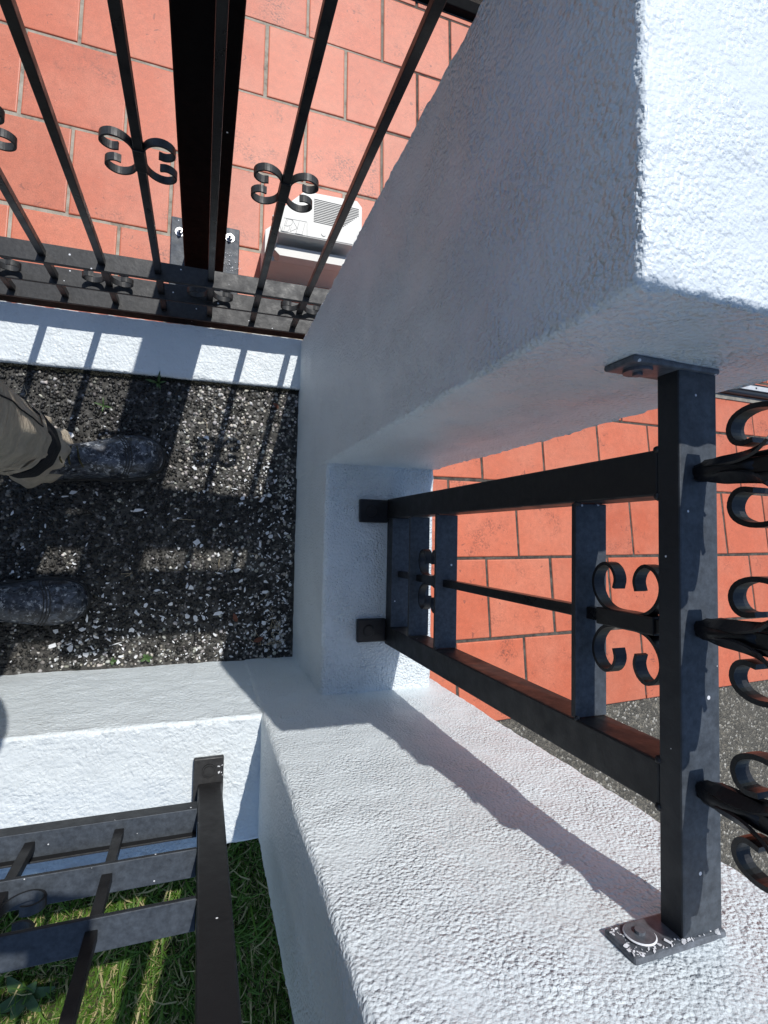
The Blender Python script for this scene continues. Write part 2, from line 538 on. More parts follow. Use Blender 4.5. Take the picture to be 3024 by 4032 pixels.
def lay(parent, pl, psi, ox, oy, shift, i0, i1, j0, j1, keep):
    cs, sn = math.cos(psi), math.sin(psi)
    ex = Vector((cs, sn, pl[1] * cs + pl[2] * sn)).normalized()
    nz = Vector((-pl[1], -pl[2], 1)).normalized()
    ey = nz.cross(ex)
    for jj in range(j0, j1):
        for ii in range(i0, i1):
            lx = (ii + 0.5 + (0.5 if (jj % 2) == shift else 0.0)) * 0.3 + random.uniform(-0.0012, 0.0012)
            ly = -(jj + 0.5) * 0.3 + random.uniform(-0.0012, 0.0012)
            cx = ox + cs * lx - sn * ly; cy = oy + sn * lx + cs * ly
            loc = Vector((cx, cy, plane_z(pl, cx, cy)))
            s = 0.1448
            poly = [(cx + cs * a - sn * b_, cy + sn * a + cs * b_) for a, b_ in ((-s, -s), (s, -s), (s, s), (-s, s))]
            cut = poly
            for a, b_, c_ in keep: cut = clip_poly(cut, a, b_, c_) if len(cut) > 2 else []
            if len(cut) < 3 or area(cut) < 0.002: continue
            if abs(area(cut) - area(poly)) < 1e-5:
                me = random.choice(full_tiles)
            else:
                loc2 = [((x - cx) * cs + (y - cy) * sn, -(x - cx) * sn + (y - cy) * cs) for x, y in cut]
                clean = []
                for p in loc2:
                    if not clean or math.hypot(p[0] - clean[-1][0], p[1] - clean[-1][1]) > 0.004: clean.append(p)
                if len(clean) > 2 and math.hypot(clean[0][0] - clean[-1][0], clean[0][1] - clean[-1][1]) < 0.004: clean.pop()
                if len(clean) < 3: continue
                me = new_mesh('tile', *tile_mesh(clean), tile_m)
            t = bpy.data.objects.new('tile', me); C.objects.link(t)
            t.parent = parent
            tilt = Matrix.Rotation(random.uniform(-0.003, 0.003), 3, 'X') @ Matrix.Rotation(random.uniform(-0.003, 0.003), 3, 'Y')
            rot = Matrix((ex, ey, nz)).transposed() @ tilt
            t.matrix_local = Matrix.Translation(loc + nz * random.uniform(-0.0006, 0.0008)) @ rot.to_4x4()

# keep half-planes: seam, back edge, building line
lay(bedL, PL, -0.003, -0.431, 1.901, 1, -5, 9, -2, 5, [(-1, 1, -SEAM - 0.006), (0, -1, EDGE_Y - 0.012), (0, 1, -0.60)])
lay(bedR, PR, 0.015, 1.023, 0.530, 1, -3, 9, -6, 4, [(1, -1, SEAM - 0.006), (0, -1, EDGE_Y - 0.012), (1, 0, -0.36)])

# concrete paving beside the tiles
tag(sheet('concrete_paving', [(0.32, -5.0), (6.0, -5.0), (6.0, -0.607), (4.6, -0.612), (0.32, -0.668)], PR, -0.010, agg_far), kind='structure')
tag(sheet('garden_bed', [(-3.0, EDGE_Y + 0.06), (4.6, EDGE_Y + 0.06), (4.6, 5.0), (-3.0, 5.0)], (-0.40, 0, 0.0), 0.0, soil_m), kind='structure')

# ------------------------------------------------------------------ landing
slab = tag(obj('landing', box(-2.6, 0.30, -0.40, 0.44, -0.60, -0.0015), cement), kind='structure')

def icosa():
    t = (1 + 5 ** 0.5) / 2
    v = np.array([(-1, t, 0), (1, t, 0), (-1, -t, 0), (1, -t, 0), (0, -1, t), (0, 1, t), (0, -1, -t), (0, 1, -t), (t, 0, -1), (t, 0, 1), (-t, 0, -1), (-t, 0, 1)], float)
    v /= np.linalg.norm(v[0])
    f = np.array([(0, 11, 5), (0, 5, 1), (0, 1, 7), (0, 7, 10), (0, 10, 11), (1, 5, 9), (5, 11, 4), (11, 10, 2), (10, 7, 6), (7, 1, 8), (3, 9, 4), (3, 4, 2), (3, 2, 6), (3, 6, 8), (3, 8, 9), (4, 9, 5), (2, 4, 11), (6, 2, 10), (8, 6, 7), (9, 8, 1)])
    return v, f

def rand_rot(n):
    q = rng.normal(size=(n, 4)); q /= np.linalg.norm(q, axis=1, keepdims=True)
    w, x, y, z = q.T
    return np.stack([np.stack([1 - 2 * (y * y + z * z), 2 * (x * y - z * w), 2 * (x * z + y * w)], -1),
                     np.stack([2 * (x * y + z * w), 1 - 2 * (x * x + z * z), 2 * (y * z - x * w)], -1),
                     np.stack([2 * (x * z - y * w), 2 * (y * z + x * w), 1 - 2 * (x * x + y * y)], -1)], 1)

def pebbles(x0, x1, y0, y1, step):
    xs = np.arange(x0, x1, step); ys = np.arange(y0, y1, step * 0.87)
    X, Y = np.meshgrid(xs, ys); X = X + (np.arange(len(ys)) % 2)[:, None] * step / 2
    X = (X + rng.uniform(-.42, .42, X.shape) * step).ravel(); Y = (Y + rng.uniform(-.42, .42, Y.shape) * step).ravel()
    ok = (X > x0) & (X < x1 - 0.002) & (Y > y0) & (Y < y1)
    dens = vnoise(np.stack([X, Y, X * 0], 1), 13, 5)
    ok &= rng.uniform(size=len(X)) < (0.86 + 0.3 * dens)
    X, Y = X[ok], Y[ok]; n = len(X)
    v0, f0 = icosa()
    v = v0[None] * (1 + 0.26 * rng.normal(size=(n, 12, 1)))
    v = v * rng.uniform(0.7, 1.25, (n, 1, 3))
    Rr = rand_rot(n)
    v = np.einsum('nij,nkj->nki', Rr, v)
    rad = step * 0.5 * rng.uniform(0.5, 1.35, (n, 1, 1))
    v = v * rad; v[:, :, 2] *= 0.75
    v[:, :, 0] += X[:, None]; v[:, :, 1] += Y[:, None]; v[:, :, 2] += (rng.uniform(-0.0012, 0.0008, (n, 1)))
    F = (f0[None] + (np.arange(n) * 12)[:, None, None]).reshape(-1, 3)
    g = rng.uniform(size=n)
    lit = np.clip((X + 0.14) / 0.16, 0, 1) * np.clip((Y - 0.08) / 0.10, 0, 1)          # sunlight painted in: paler stones where sun reaches the landing
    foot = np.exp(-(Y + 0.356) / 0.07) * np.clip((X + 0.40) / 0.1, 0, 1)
    mid = np.exp(-((Y + 0.07) / 0.045) ** 2) * np.clip((X + 0.12) / 0.10, 0, 1)  # strip of sunlight painted as paler stones
    paint = 0.012 + 0.34 * lit + 0.34 * foot + 0.16 * mid + 0.16 * np.exp(-(0.264 - X) / 0.08) + 0.10 * np.clip(dens[ok], 0, 1)  # share of whitened stones: real paint specks plus the painted sunlight
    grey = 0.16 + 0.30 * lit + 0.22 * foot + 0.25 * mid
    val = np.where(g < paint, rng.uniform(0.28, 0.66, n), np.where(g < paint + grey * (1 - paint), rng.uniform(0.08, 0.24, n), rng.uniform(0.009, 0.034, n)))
    tint = np.stack([val * rng.uniform(0.98, 1.12, n), val, val * rng.uniform(0.82, 1.0, n)], 1)
    me = new_mesh('aggregate_stones', v.reshape(-1, 3), F, pebble_m, True)
    set_col(me, np.repeat(tint, 12, axis=0))
    return me
ag = link('aggregate_stones', pebbles(-0.62, 0.264, -0.356, 0.428, 0.0086), slab)
ag['kind'] = 'stuff'
tag(ag, kind='stuff')

def flakes(n, fn, smin, smax):
    V, F = [], []
    for _ in range(n):
        x, y = fn()
        s = smin * (smax / smin) ** (random.random() ** 2.2)
        k = random.randint(4, 7); a0 = random.random() * 6.28
        el = random.uniform(0.22, 0.85); ro = random.random() * 6.28
        z0 = 0.0032 + random.random() * 0.0018; tx, ty = random.uniform(-.25, .25), random.uniform(-.25, .25)
        b0 = len(V)
        for d in (0.0004, -0.0004):
            for q in range(k):
                a = a0 + 6.283 * q / k + (random.random() - .5) * 0.5 if d > 0 else None
                if d > 0:
                    r = s * random.uniform(0.45, 1.25)
                    u, w = r * math.cos(a), r * math.sin(a) * el
                    px = u * math.cos(ro) - w * math.sin(ro); py = u * math.sin(ro) + w * math.cos(ro)
                    V.append((x + px, y + py, z0 + px * tx + py * ty + random.uniform(0, .0008)))
                else:
                    p = V[b0 + q]; V.append((p[0], p[1], p[2] - 0.0007))
        F.append(tuple(b0 + q for q in range(k)))
        F.append(tuple(b0 + 2 * k - 1 - q for q in range(k)))
        for q in range(k): F.append((b0 + q, b0 + k + q, b0 + k + (q + 1) % k, b0 + (q + 1) % k))
    return V, F
def flake_pos():
    r = random.random()
    if r < 0.42: return random.uniform(-0.35, 0.25), -0.345 + abs(random.gauss(0, 0.13))
    if r < 0.72: return 0.255 - abs(random.gauss(0, 0.10)), random.uniform(-0.34, 0.2)
    return random.uniform(-0.5, 0.25), random.uniform(-0.34, 0.30)
fl = obj('paint_flakes', flakes(850, flake_pos, 0.0020, 0.0105), flake_m)
tag(fl, 'scattered white paint flakes lying on the dark pebble landing', 'paint flakes', kind='stuff')
big = [(-0.163, 0.060, .016, .007), (0.055, -0.222, .013, .008), (-0.005, -0.235, .010, .008), (-0.27, -0.225, .004, .012), (0.025, -0.17, .012, .005), (0.10, -0.155, .011, .006), (-0.03, -0.145, .007, .01), (-0.11, -0.1, .009, .005), (0.16, -0.04, .008, .006), (0.19, -0.20, .01, .006), (0.15, 0.11, .007, .006), (0.03, 0.14, .009, .005), (-0.31, -0.29, .011, .006), (-0.2, -0.295, .014, .006), (0.11, -0.29, .011, .006), (0.21, -0.24, .009, .007)]
bm_v, bm_f = [], []
for i, (x, y, a, b_) in enumerate(big):
    V, F = flakes(1, lambda: (0, 0), 0.01, 0.0101)
    ca = random.uniform(-.5, .5)
    V = [((p[0] / .01 * a) * math.cos(ca) - (p[1] / .01 * b_) * math.sin(ca) + x, (p[0] / .01 * a) * math.sin(ca) + (p[1] / .01 * b_) * math.cos(ca) + y, p[2] + .001) for p in V]
    n0 = len(bm_v); bm_v += V; bm_f += [tuple(q + n0 for q in f) for f in F]
tag(obj('large_paint_flakes', (bm_v, bm_f), flake_m, fl), kind='stuff')

# ------------------------------------------------------------------ rendered masonry
step = stucco('threshold_step', (-2.6, 0.432, -0.45), (0.275, 0.586, 0.015), white_kerb, fine_lo=(-0.7, -9, -0.05), r=0.008, cell=0.007, amp=0.0009, seed=3, shear=0.018)
tag(step, 'narrow white rendered step striped by railing shadows behind the boots', 'step')
kerb = stucco('low_wall', (-2.6, -0.606, -0.5), (0.24, -0.3595, 0.469), white_kerb, fine_lo=(-0.75, -9, -0.1), r=0.009, cell=0.008, amp=0.0012, seed=9)
tag(kerb, 'low white rendered wall in sun along the bottom of the landing', 'wall')
plinth = stucco('low_wall', (0.267, -0.45, -0.5), (0.538, 0.25, 0.387), white_fine, fine_lo=(-9, -9, -0.05), r=0.012, cell=0.008, amp=0.0010, seed=14)
tag(plinth, 'low white rendered wall in shade between the two pillars', 'wall')
pil = stucco('pillar', (0.264, 0.168, -0.6), (0.541, 0.578, 1.295), white_fine, fine_lo=(-9, -9, -0.05), r=0.006, cell=0.005, amp=0.0009, seed=21, rag=2.4)
pil.data.materials.append(white_top)
for pg in pil.data.polygons:
    if pg.center.z > 1.292 and pg.normal.z > 0.6: pg.material_index = 1
tag(pil, 'tall white rendered pillar with shaded front and sunlit top', 'pillar')
pil2 = stucco('pillar', (0.128, -0.600, -0.6), (0.571, -0.3565, 1.42), white_rough, fine_lo=(-9, -9, -0.1), r=0.010, cell=0.007, amp=0.0011, seed=33)
tag(pil2, 'white rendered pillar crossed by the slanting handrail shadow', 'pillar')

# ------------------------------------------------------------------ ironwork
def cscroll(side, U, V, W, u0=0.0075, ru=1.0, rv=1.0, t=0.0032, w=0.0125, n=4):
    P = [(.031, .016), (.041, .0135), (.051, .018), (.0565, .028), (.052, .040), (.041, .047), (.029, .0465), (.018, .040), (.0105, .030), (.0075, .018),
         (.0075, 0), (.0075, -.018), (.0105, -.030), (.018, -.040), (.029, -.0465), (.041, -.047), (.052, -.040), (.0565, -.028), (.051, -.018), (.041, -.0135), (.031, -.016)]
    P = [(u0 + (a - .0075) * ru, b * rv) for a, b in P]
    pts = catmull(P, 3)
    U = tuple(side * q for q in U)
    return ribbon(pts, t, w, U, V, W)

X3, Y3, Z3 = (1, 0, 0), (0, 1, 0), (0, 0, 1)

# --- railing behind the step -------------------------------------------------
GK = 0.018
def gy(x): return 0.657 + GK * x
gate = thing('iron_railing', (0, gy(0), -0.12), 'black iron bar railing with scrolls standing behind the striped white step', 'railing')
GX0, GX1 = -1.60, 0.56
def g_rail(z0, z1, mat):
    obj('rail', shear_y(box(GX0, GX1, 0.636, 0.682, z0, z1, 0.0015), GK), mat, gate)
g_rail(-0.0795, -0.0715, iron_rail)
obj('gap_shade_strip', shear_y(box(GX0, GX1, 0.641, 0.677, -0.135, -0.0797, 0.0015), GK), iron_matt, gate)  # dark strip put in for the shaded gap under the bottom rail
g_rail(0.034, 0.042, iron_rail)
g_rail(0.146, 0.157, iron_rail)
g_rail(1.060, 1.100, iron_rail)  # unseen upper rails, stacked close to cast a solid shadow band
g_rail(1.130, 1.170, iron_rail)
g_rail(1.200, 1.243, iron_rail)
bar_me = new_mesh('baluster', *box(-.0077, .0077, -.0077, .0077, -0.08, 1.21, .0012), iron_gloss)
scr_g = {s: new_mesh('scroll', *cscroll(s, X3, Z3, Y3, ru=1.03, rv=1.03, t=.0036, w=.0135), iron_rail) for s in (-1, 1)}
collar_me = new_mesh('collar', *box(-.0097, .0097, -.0097, .0097, -.028, .028, .0015), iron_gloss)
for k in range(-12, 4):
    x = 0.0026 + 0.1253 * k
    bar = link('baluster', bar_me, gate, (x, gy(x), 0))
    if k % 2:
        z = 0.576
        link('collar', collar_me, gate, (x, gy(x), z))
    else:
        z = 0.0995
    for s in (-1, 1):
        link('scroll', scr_g[s], gate, (x, gy(x), z))

# --- heavy post behind it -----------------------------------------------------
gz = plane_z(PL, 0.0, 0.94)
post = thing('steel_post', (-0.022, 0.905, gz), 'thick black steel post bolted down on the red tiles', 'post')
obj('shaft', box(-0.0775, 0.0395, 0.845, 0.955, gz + 0.012, 1.57, 0.004), iron_matt, post)
obj('cap', box(-0.082, 0.044, 0.840, 0.960, 1.571, 1.583, 0.003), iron_gloss, post)
bp = obj('base_plate', box(-0.128, 0.092, 0.815, 1.055, gz, gz + 0.011, 0.003), iron_dusty, post)
steel = simple('zinc_steel', (0.62, 0.62, 0.62), 0.3, 90, 0.1, 0.2, 0.001, 0.9)
for bx, by in ((0.060, 1.018), (-0.100, 1.004), (0.060, 0.845), (-0.100, 0.845)):
    bl = obj('bolt', cyl((bx, by, gz + .0145), .0095, .010, 6), steel, post)
    obj('washer', cyl((bx, by, gz + .0112), .015, .0028, 18), steel, bl)
    obj('thread', cyl((bx, by, gz + .0246), .005, .010, 12, .0045), steel, bl)
splat = simple('white_paint_splash', (0.78, 0.78, 0.8), 0.5, 60, .05, .2)
sv, sf = flakes(46, lambda: (0.068 + random.gauss(0, .013), 0.925 + random.gauss(0, .030)), .0012, .006)
tag(obj('paint_splash', ([(x, y, z - .0035 + gz + .0118) for x, y, z in sv], sf), splat, bp), kind='stuff')

# unseen bars added beside the post to cast shadow bands on the landing
caster = thing('shadow_bars', (0.0, 0.90, gz), 'unseen black bars added beside the steel post to cast shadow bands', 'shadow bars')
def slope_bar(x0, x1, za, zb, y0, y1, h):
    return [(x0, y0, za), (x0, y0, za + h), (x0, y1, za), (x0, y1, za + h), (x1, y0, zb), (x1, y0, zb + h), (x1, y1, zb), (x1, y1, zb + h)], \
           [(0, 1, 3, 2), (4, 6, 7, 5), (0, 4, 5, 1), (2, 3, 7, 6), (0, 2, 6, 4), (1, 5, 7, 3)]
for xa, xb in ((0.036, 0.60), (-0.26, -0.079)):
    zz = [1.050 + 0.09 * (q + .26) for q in (xa, xb)]
    obj('rail', slope_bar(xa, xb, zz[0], zz[1], 0.875, 0.925, 0.050), iron_gloss, caster)
    obj('rail', slope_bar(xa, xb, 1.184, 1.184, 0.875, 0.925, 0.063), iron_gloss, caster)
obj('caster_post', box(0.60, 0.64, 0.88, 0.92, plane_z(PL, .62, .9), 1.30, .002), iron_gloss, caster)  # added support for the shadow-casting bars

# --- railing between the pillars ----------------------------------------------
rr = thing('iron_railing', (0.438, -0.09, 0.387), 'black scrolled iron railing fixed between the two white pillars', 'railing')
obj('top_rail', box(0.4145, 0.462, -0.3535, 0.164, 1.165, 1.190, 0.0018), iron_dusty, rr)
obj('post', box(0.4150, 0.4610, 0.0455, 0.0905, 0.390, 1.1645, 0.002), iron_rail, rr)
obj('post', box(0.4150, 0.4610, -0.2480, -0.2050, 0.390, 1.1645, 0.002), iron_rail, rr)
for z0, z1 in ((0.393, 0.428), (0.529, 0.536), (0.657, 0.664), (1.040, 1.048)):
    obj('rail', box(0.4155, 0.4605, -0.2045, 0.0450, z0, z1, 0.0012), iron_dusty, rr)
for y0, y1 in ((0.034, 0.088), (-0.241, -0.188)):
    ft = obj('foot_plate', box(0.345, 0.4145, y0, y1, 0.3885, 0.4015, 0.003), iron, rr)
    obj('bolt', cyl((0.372, (y0 + y1) / 2, 0.4010), .0135, .0035, 20, .012), iron, ft)
for (y0, y1, sgn) in ((0.1615, 0.168, 1), (-0.3575, -0.3500, -1)):
    fp = obj('wall_plate', box(0.3575, 0.4635, y0, y1, 1.1560, 1.1935, 0.0025), iron_worn, rr)
    yb = y0 - .003 if sgn > 0 else y1 - .0005
    bo = obj('bolt', cyl((0.381, yb, 1.1745), .0130, .0038, 22, axis='Y'), iron_worn, fp)
    yc = yb - .0028 if sgn > 0 else yb + .0035
    if sgn < 0:
        ring = [(0.381 + r_ * math.cos(2 * math.pi * k / 28), yb + h_, 1.1745 + r_ * math.sin(2 * math.pi * k / 28)) for r_, h_ in ((.0130, .0036), (.0141 + 0.0, .0026)) for k in range(28)]
        obj('paint_ring', (ring, [(k, (k + 1) % 28, 28 + (k + 1) % 28, 28 + k) for k in range(28)]), splat, bo)
    obj('screw', cyl((0.381, yc, 1.1745), .0045, .0030, 10, axis='Y'), iron_worn, bo)
sv, sf = flakes(70, lambda: random.choice(((random.uniform(.359, .368), random.uniform(1.159, 1.191)), (random.uniform(.36, .455), random.uniform(1.1895, 1.1925)), (random.uniform(.36, .412), random.uniform(1.187, 1.192)))), .0008, .0045)
tag(obj('paint_smear', ([(x, -0.3494 + (z - .004) * .5, y) for x, y, z in sv], sf), splat, rr), kind='stuff')
# slim centre bar
obj('baluster', box(0.4310, 0.4450, -0.0905, -0.0765, 0.428, 1.1645, 0.0012), iron_gloss, rr)
scr_r = {s: new_mesh('scroll', *cscroll(s, Y3, Z3, X3, u0=.008, ru=1.05, rv=.98, t=.0036, w=.015), iron) for s in (-1, 1)}
for z in (0.596, 1.106):
    for s in (-1, 1): link('scroll', scr_r[s], rr, (0.438, -0.0835, z))
obj('collar', box(0.4285, 0.4475, -0.0930, -0.0740, 1.066, 1.146, 0.0015), iron, rr)

def weld(x, y, z, r):
    bm = bmesh.new(); bmesh.ops.create_icosphere(bm, subdivisions=2, radius=r)
    vf = [(x + v.co.x * random.uniform(.8, 1.2), y + v.co.y * random.uniform(.8, 1.2), z + v.co.z * random.uniform(.7, 1.1)) for v in bm.verts], [[q.index for q in f.verts] for f in bm.faces]
    bm.free(); return vf
for yy in (0.0455, 0.0905, -0.2050, -0.2480):
    for xx in (0.4165, 0.4585):
        obj('weld', weld(xx, yy, 1.1635, .0042), iron_rail, rr, smooth=True)
for zz in (1.048, 0.664, 0.536):
    for yy in (0.0448, -0.2045):
        obj('weld', weld(0.4175, yy, zz, .0036), iron_rail, rr, smooth=True)
# leaf collars with scrolls above the top rail
def leaf_collar(x, y, z):
    prof = [(0.0070, 0), (0.0080, .004), (0.0098, .010), (0.0108, .020), (0.0104, .030), (0.0095, .040), (0.0085, .048), (.0075, .058)]
    n = 14; v, f = [], []
    for i, (r, h) in enumerate(prof):
        for k in range(n):
            a = 2 * math.pi * k / n
            rr_ = r * (1 + 0.16 * math.sin(3 * a + i * 1.1) + random.uniform(-.05, .05))
            v.append((x + rr_ * math.cos(a) * 1.1, y + rr_ * math.sin(a), z + h))
    for i in range(len(prof) - 1):
        for k in range(n): f.append((i * n + k, i * n + (k + 1) % n, (i + 1) * n + (k + 1) % n, (i + 1) * n + k))
    f.append(tuple((len(prof) - 1) * n + k for k in range(n)))
    return v, f
def leaf_blade(x, y, z, ang, ln=0.075):
    pts = catmull([(0.007, 0.0), (0.0100, 0.016), (0.0105, 0.030), (0.0125, 0.044), (0.0175, 0.058), (0.026, 0.070)], 3)
    n = len(pts)
    U = (math.cos(ang), math.sin(ang), 0); W = (-math.sin(ang), math.cos(ang), 0)
    tp = [0.5 + 0.9 * math.sin(math.pi * min(1, i / (n - 1) + .08)) for i in range(n)]
    v, f = ribbon(pts, .0026, .0090, U, Z3, W, tp)
    return [(p[0] + x, p[1] + y, p[2] + z) for p in v], f
def crest2(side):
    P = [(.021, .058), (.0195, .047), (.024, .039), (.034, .0355), (.044, .040), (.0495, .053), (.0485, .069), (.043, .085), (.033, .100), (.018, .112), (.0095, .128), (.0085, .150)]
    pts = catmull(P, 3); n = len(pts)
    tp = [1.25 - 0.35 * min(1, i / 12) for i in range(n)]
    return ribbon(pts, .0046, .0165, tuple(side * q for q in Y3), Z3, X3, tp)
scr_c2 = {s: new_mesh('scroll', *crest2(s), iron) for s in (-1, 1)}
for yc in (0.066, -0.078, -0.222):
    obj('baluster', box(0.4310, 0.4450, yc - .007, yc + .007, 1.190, 1.345, .0012), iron, rr)
    lc = obj('leaf_collar', leaf_collar(0.438, yc, 1.1885), iron, rr, smooth=True)
    for k in range(4): obj('leaf', leaf_blade(0.438, yc, 1.196, 0.75 + k * math.pi / 2), iron, lc)
    for s in (-1, 1): link('scroll', scr_c2[s], rr, (0.438, yc, 1.190))
    obj('finial', join(cyl((0.438, yc, 1.345), .011, .012, 12, .004), cyl((0.438, yc, 1.335), .007, .010, 12, .011)), iron, rr)

# --- railing on the sunny low wall ---------------------------------------------
br = thing('iron_railing', (0.034, -0.496, 0.469), 'dusty black iron railing on the sunlit low wall above the grass', 'railing')
obj('post', box(0.0120, 0.0550, -0.5180, -0.4750, 0.4720, 1.370, 0.003), iron_rail, br)
ft = obj('foot_plate', box(0.0030, 0.0580, -0.5250, -0.4280, 0.4705, 0.4815, 0.0025), iron_rail, br)
obj('bolt', join(cyl((0.031, -0.4520, 0.4812), .0130, .0026, 24, .0125), cyl((0.031, -0.4520, 0.4838), .0100, .0016, 24, .0095)), iron_rail, ft)
sv, sf = flakes(5, lambda: (random.uniform(.046, .056), random.uniform(-.475, -.435)), .0016, .0042)
tag(obj('paint_drip', ([(x, y, z - .004 + .4822) for x, y, z in sv], sf), splat, ft), kind='stuff')
for z0, z1 in ((0.545, 0.572), (0.688, 0.6945), (0.801, 0.8080), (1.300, 1.330)):
    obj('rail', box(-2.2, 0.0115, -0.5175, -0.4755, z0, z1, 0.0014), iron_dusty, br)
obj('shadow_lip', box(-2.2, 0.0115, -0.5175, -0.5140, 0.5722, 0.585, 0.0008), iron_rail, br)  # lip added to lengthen the rail's shadow on the low wall
bar_b = new_mesh('baluster', *box(-.0072, .0072, -.0072, .0072, 0.5725, 1.300, .0012), iron_rail)
scr_b = {s: new_mesh('scroll', *cscroll(s, X3, Z3, Y3, t=.0036), iron_dusty) for s in (-1, 1)}
for k in range(0, 15):
    x = -0.1095 - 0.1265 * k
    link('baluster', bar_b, br, (x, -0.4965, 0))
    if k % 2:
        for s in (-1, 1): link('scroll', scr_b[s], br, (x, -0.4965, 0.748))
    else:
        for s in (-1, 1): link('scroll', scr_b[s], br, (x, -0.4965, 1.160))

# ------------------------------------------------------------------ white plastic case on the tiles
plastic = simple('white_plastic', (0.60, 0.585, 0.54), 0.42, 20, 0.04, 0.1, 0.001)
groove = simple('grey_groove', (0.10, 0.10, 0.095), 0.7, 40, 0.1, 0)
zg = plane_z(PL, 0.34, 1.0) + 0.002
case = thing('plastic_case', (0.35, 1.0, zg), 'white plastic machine case with louvres on the tiles behind the railing', 'case')
def prism(poly, z0, z1, b=0.0):
    n = len(poly)
    v = [(x, y, z0) for x, y in poly] + [(x, y, z1) for x, y in poly]
    f = [tuple(reversed(range(n))), tuple(range(n, 2 * n))] + [(i, (i + 1) % n, n + (i + 1) % n, n + i) for i in range(n)]
    return v, f
CASE = True
base_poly = [(0.166, 0.900), (0.452, 0.906), (0.462, 0.93), (0.462, 1.07), (0.24, 1.07), (0.166, 1.00)]
bd = obj('base', prism(base_poly, zg - .004, -0.150), plastic, case)
obj('body', prism([(0.196, 0.902), (0.440, 0.907), (0.456, 0.935), (0.456, 1.07), (0.27, 1.07), (0.196, 0.99)], -0.1502, -0.1165), plastic, case)
obj('ledge', prism([(0.188, 0.899), (0.205, 0.884), (0.432, 0.889), (0.432, 0.921), (0.200, 0.916)], -0.117, -0.0755), plastic, case)
bd2 = obj('upper_body', prism([(0.199, 0.941), (0.430, 0.946), (0.454, 0.99), (0.454, 1.065), (0.275, 1.065), (0.185, 0.975)], -0.1165, -0.060), plastic, case)
lid = obj('lid', join(prism([(0.197, 0.935), (0.436, 0.941), (0.461, 0.991), (0.460, 1.074), (0.443, 1.092), (0.272, 1.083), (0.175, 0.983)], -0.0600, -0.0365),
                     prism([(0.204, 0.938), (0.431, 0.944), (0.452, 0.993), (0.452, 1.068), (0.280, 1.071), (0.188, 0.983)], -0.0366, -0.0345)), plastic, case)
lv = [box(0.302, 0.395 + 0.006 * min(k, 9), 0.9895 + k * 0.0056, 0.9920 + k * 0.0056, -0.0344, -0.0338) for k in range(14)]
obj('louvres', join(*lv), groove, lid)
lv = [box(0.300, 0.425, 0.9225 + k * 0.0045, 0.9245 + k * 0.0045, -0.1163, -0.1155) for k in range(4)]
obj('louvres', join(*lv), groove, bd2)
LET = [[(0.2089, 0.9816), (0.2814, 0.9844), (0.2826, 0.9401)], [(0.2175, 0.9797), (0.2106, 0.9576), (0.2209, 0.9575)], [(0.2204, 0.9774), (0.2153, 0.9577)], [(0.2345, 0.9806), (0.2353, 0.969), (0.2303, 0.9616), (0.2191, 0.9571)], [(0.2065, 0.9528), (0.2049, 0.9408)], [(0.2134, 0.9554), (0.2101, 0.941)], [(0.1998, 0.9392), (0.2139, 0.9387), (0.2233, 0.9424), (0.2273, 0.9506), (0.2266, 0.9573)], [(0.2354, 0.9808), (0.2514, 0.9569), (0.2299, 0.9424)], [(0.2332, 0.9578), (0.2294, 0.9423)], [(0.2569, 0.9808), (0.248, 0.9405)], [(0.2757, 0.9816), (0.2671, 0.9427)], [(0.2452, 0.9401), (0.2691, 0.9405)], [(0.2165, 0.9804), (0.2354, 0.9808)]]
lt = [ribbon([np.array(p) for p in l], 0.0011, 0.0010, X3, Y3, Z3) for l in LET]
V, F = join(*lt)
obj('embossed_lettering', ([(p[0], p[1], p[2] - 0.0343) for p in V], F), simple('emboss_grey', (0.30, 0.30, 0.29), .6, 30, .1, 0), lid)
obj('catch', cyl((0.335, 0.957, -0.0346), .0075, .0022, 16), plastic, lid)

# ------------------------------------------------------------------ metal channel across the far tiles
alu = simple('painted_aluminium', (0.66, 0.66, 0.64), 0.35, 30, 0.12, 0.15, .001, 0.2)
rubber_shade = simple('black_rubber_shade', (0.012, 0.012, 0.013), 0.35, 60, .2, .2)
ch = thing('door_track', (2.9, 0.80, plane_z(PR, 2.9, .8)), 'pale metal track with screw holes lying across the far tiles', 'track')
def along(vf):   # lay a strip built along x on the patio plane, following the tile courses
    return [(x, y + 0.016 * (x - 2.4), plane_z(PR, x, y) + z) for x, y, z in vf[0]], vf[1]
DY = 0.030
obj('mortar_strip', along(box(1.9, 4.4, 0.700 + DY, 0.727 + DY, 0.0, 0.006, .001)), simple('grey_cement', (0.27, 0.25, 0.21), .9, 40, .3, .6, .004), ch)
obj('seal_shade', along(tube([(1.9, 0.742 + DY, 0.018), (3.0, 0.742 + DY, 0.018), (4.4, 0.742 + DY, 0.018)], 0.014, 10)), rubber_shade, ch)
fl_ = obj('flange', along(box(1.9, 4.4, 0.760 + DY, 0.785 + DY, 0.010, 0.030, .001)), alu, ch)
obj('seal_shade', along(box(1.9, 4.4, 0.788 + DY, 0.802 + DY, 0.001, 0.012, .001)), rubber_shade, ch)  # black strip standing in for the shadow beside the flange
for k in range(14):
    xx = 2.0 + 0.17 * k; yy = 0.773 + DY
    obj('screw_hole', along(cyl((xx, yy, 0.0301), .005, .0012, 10)), rubber_shade, fl_)

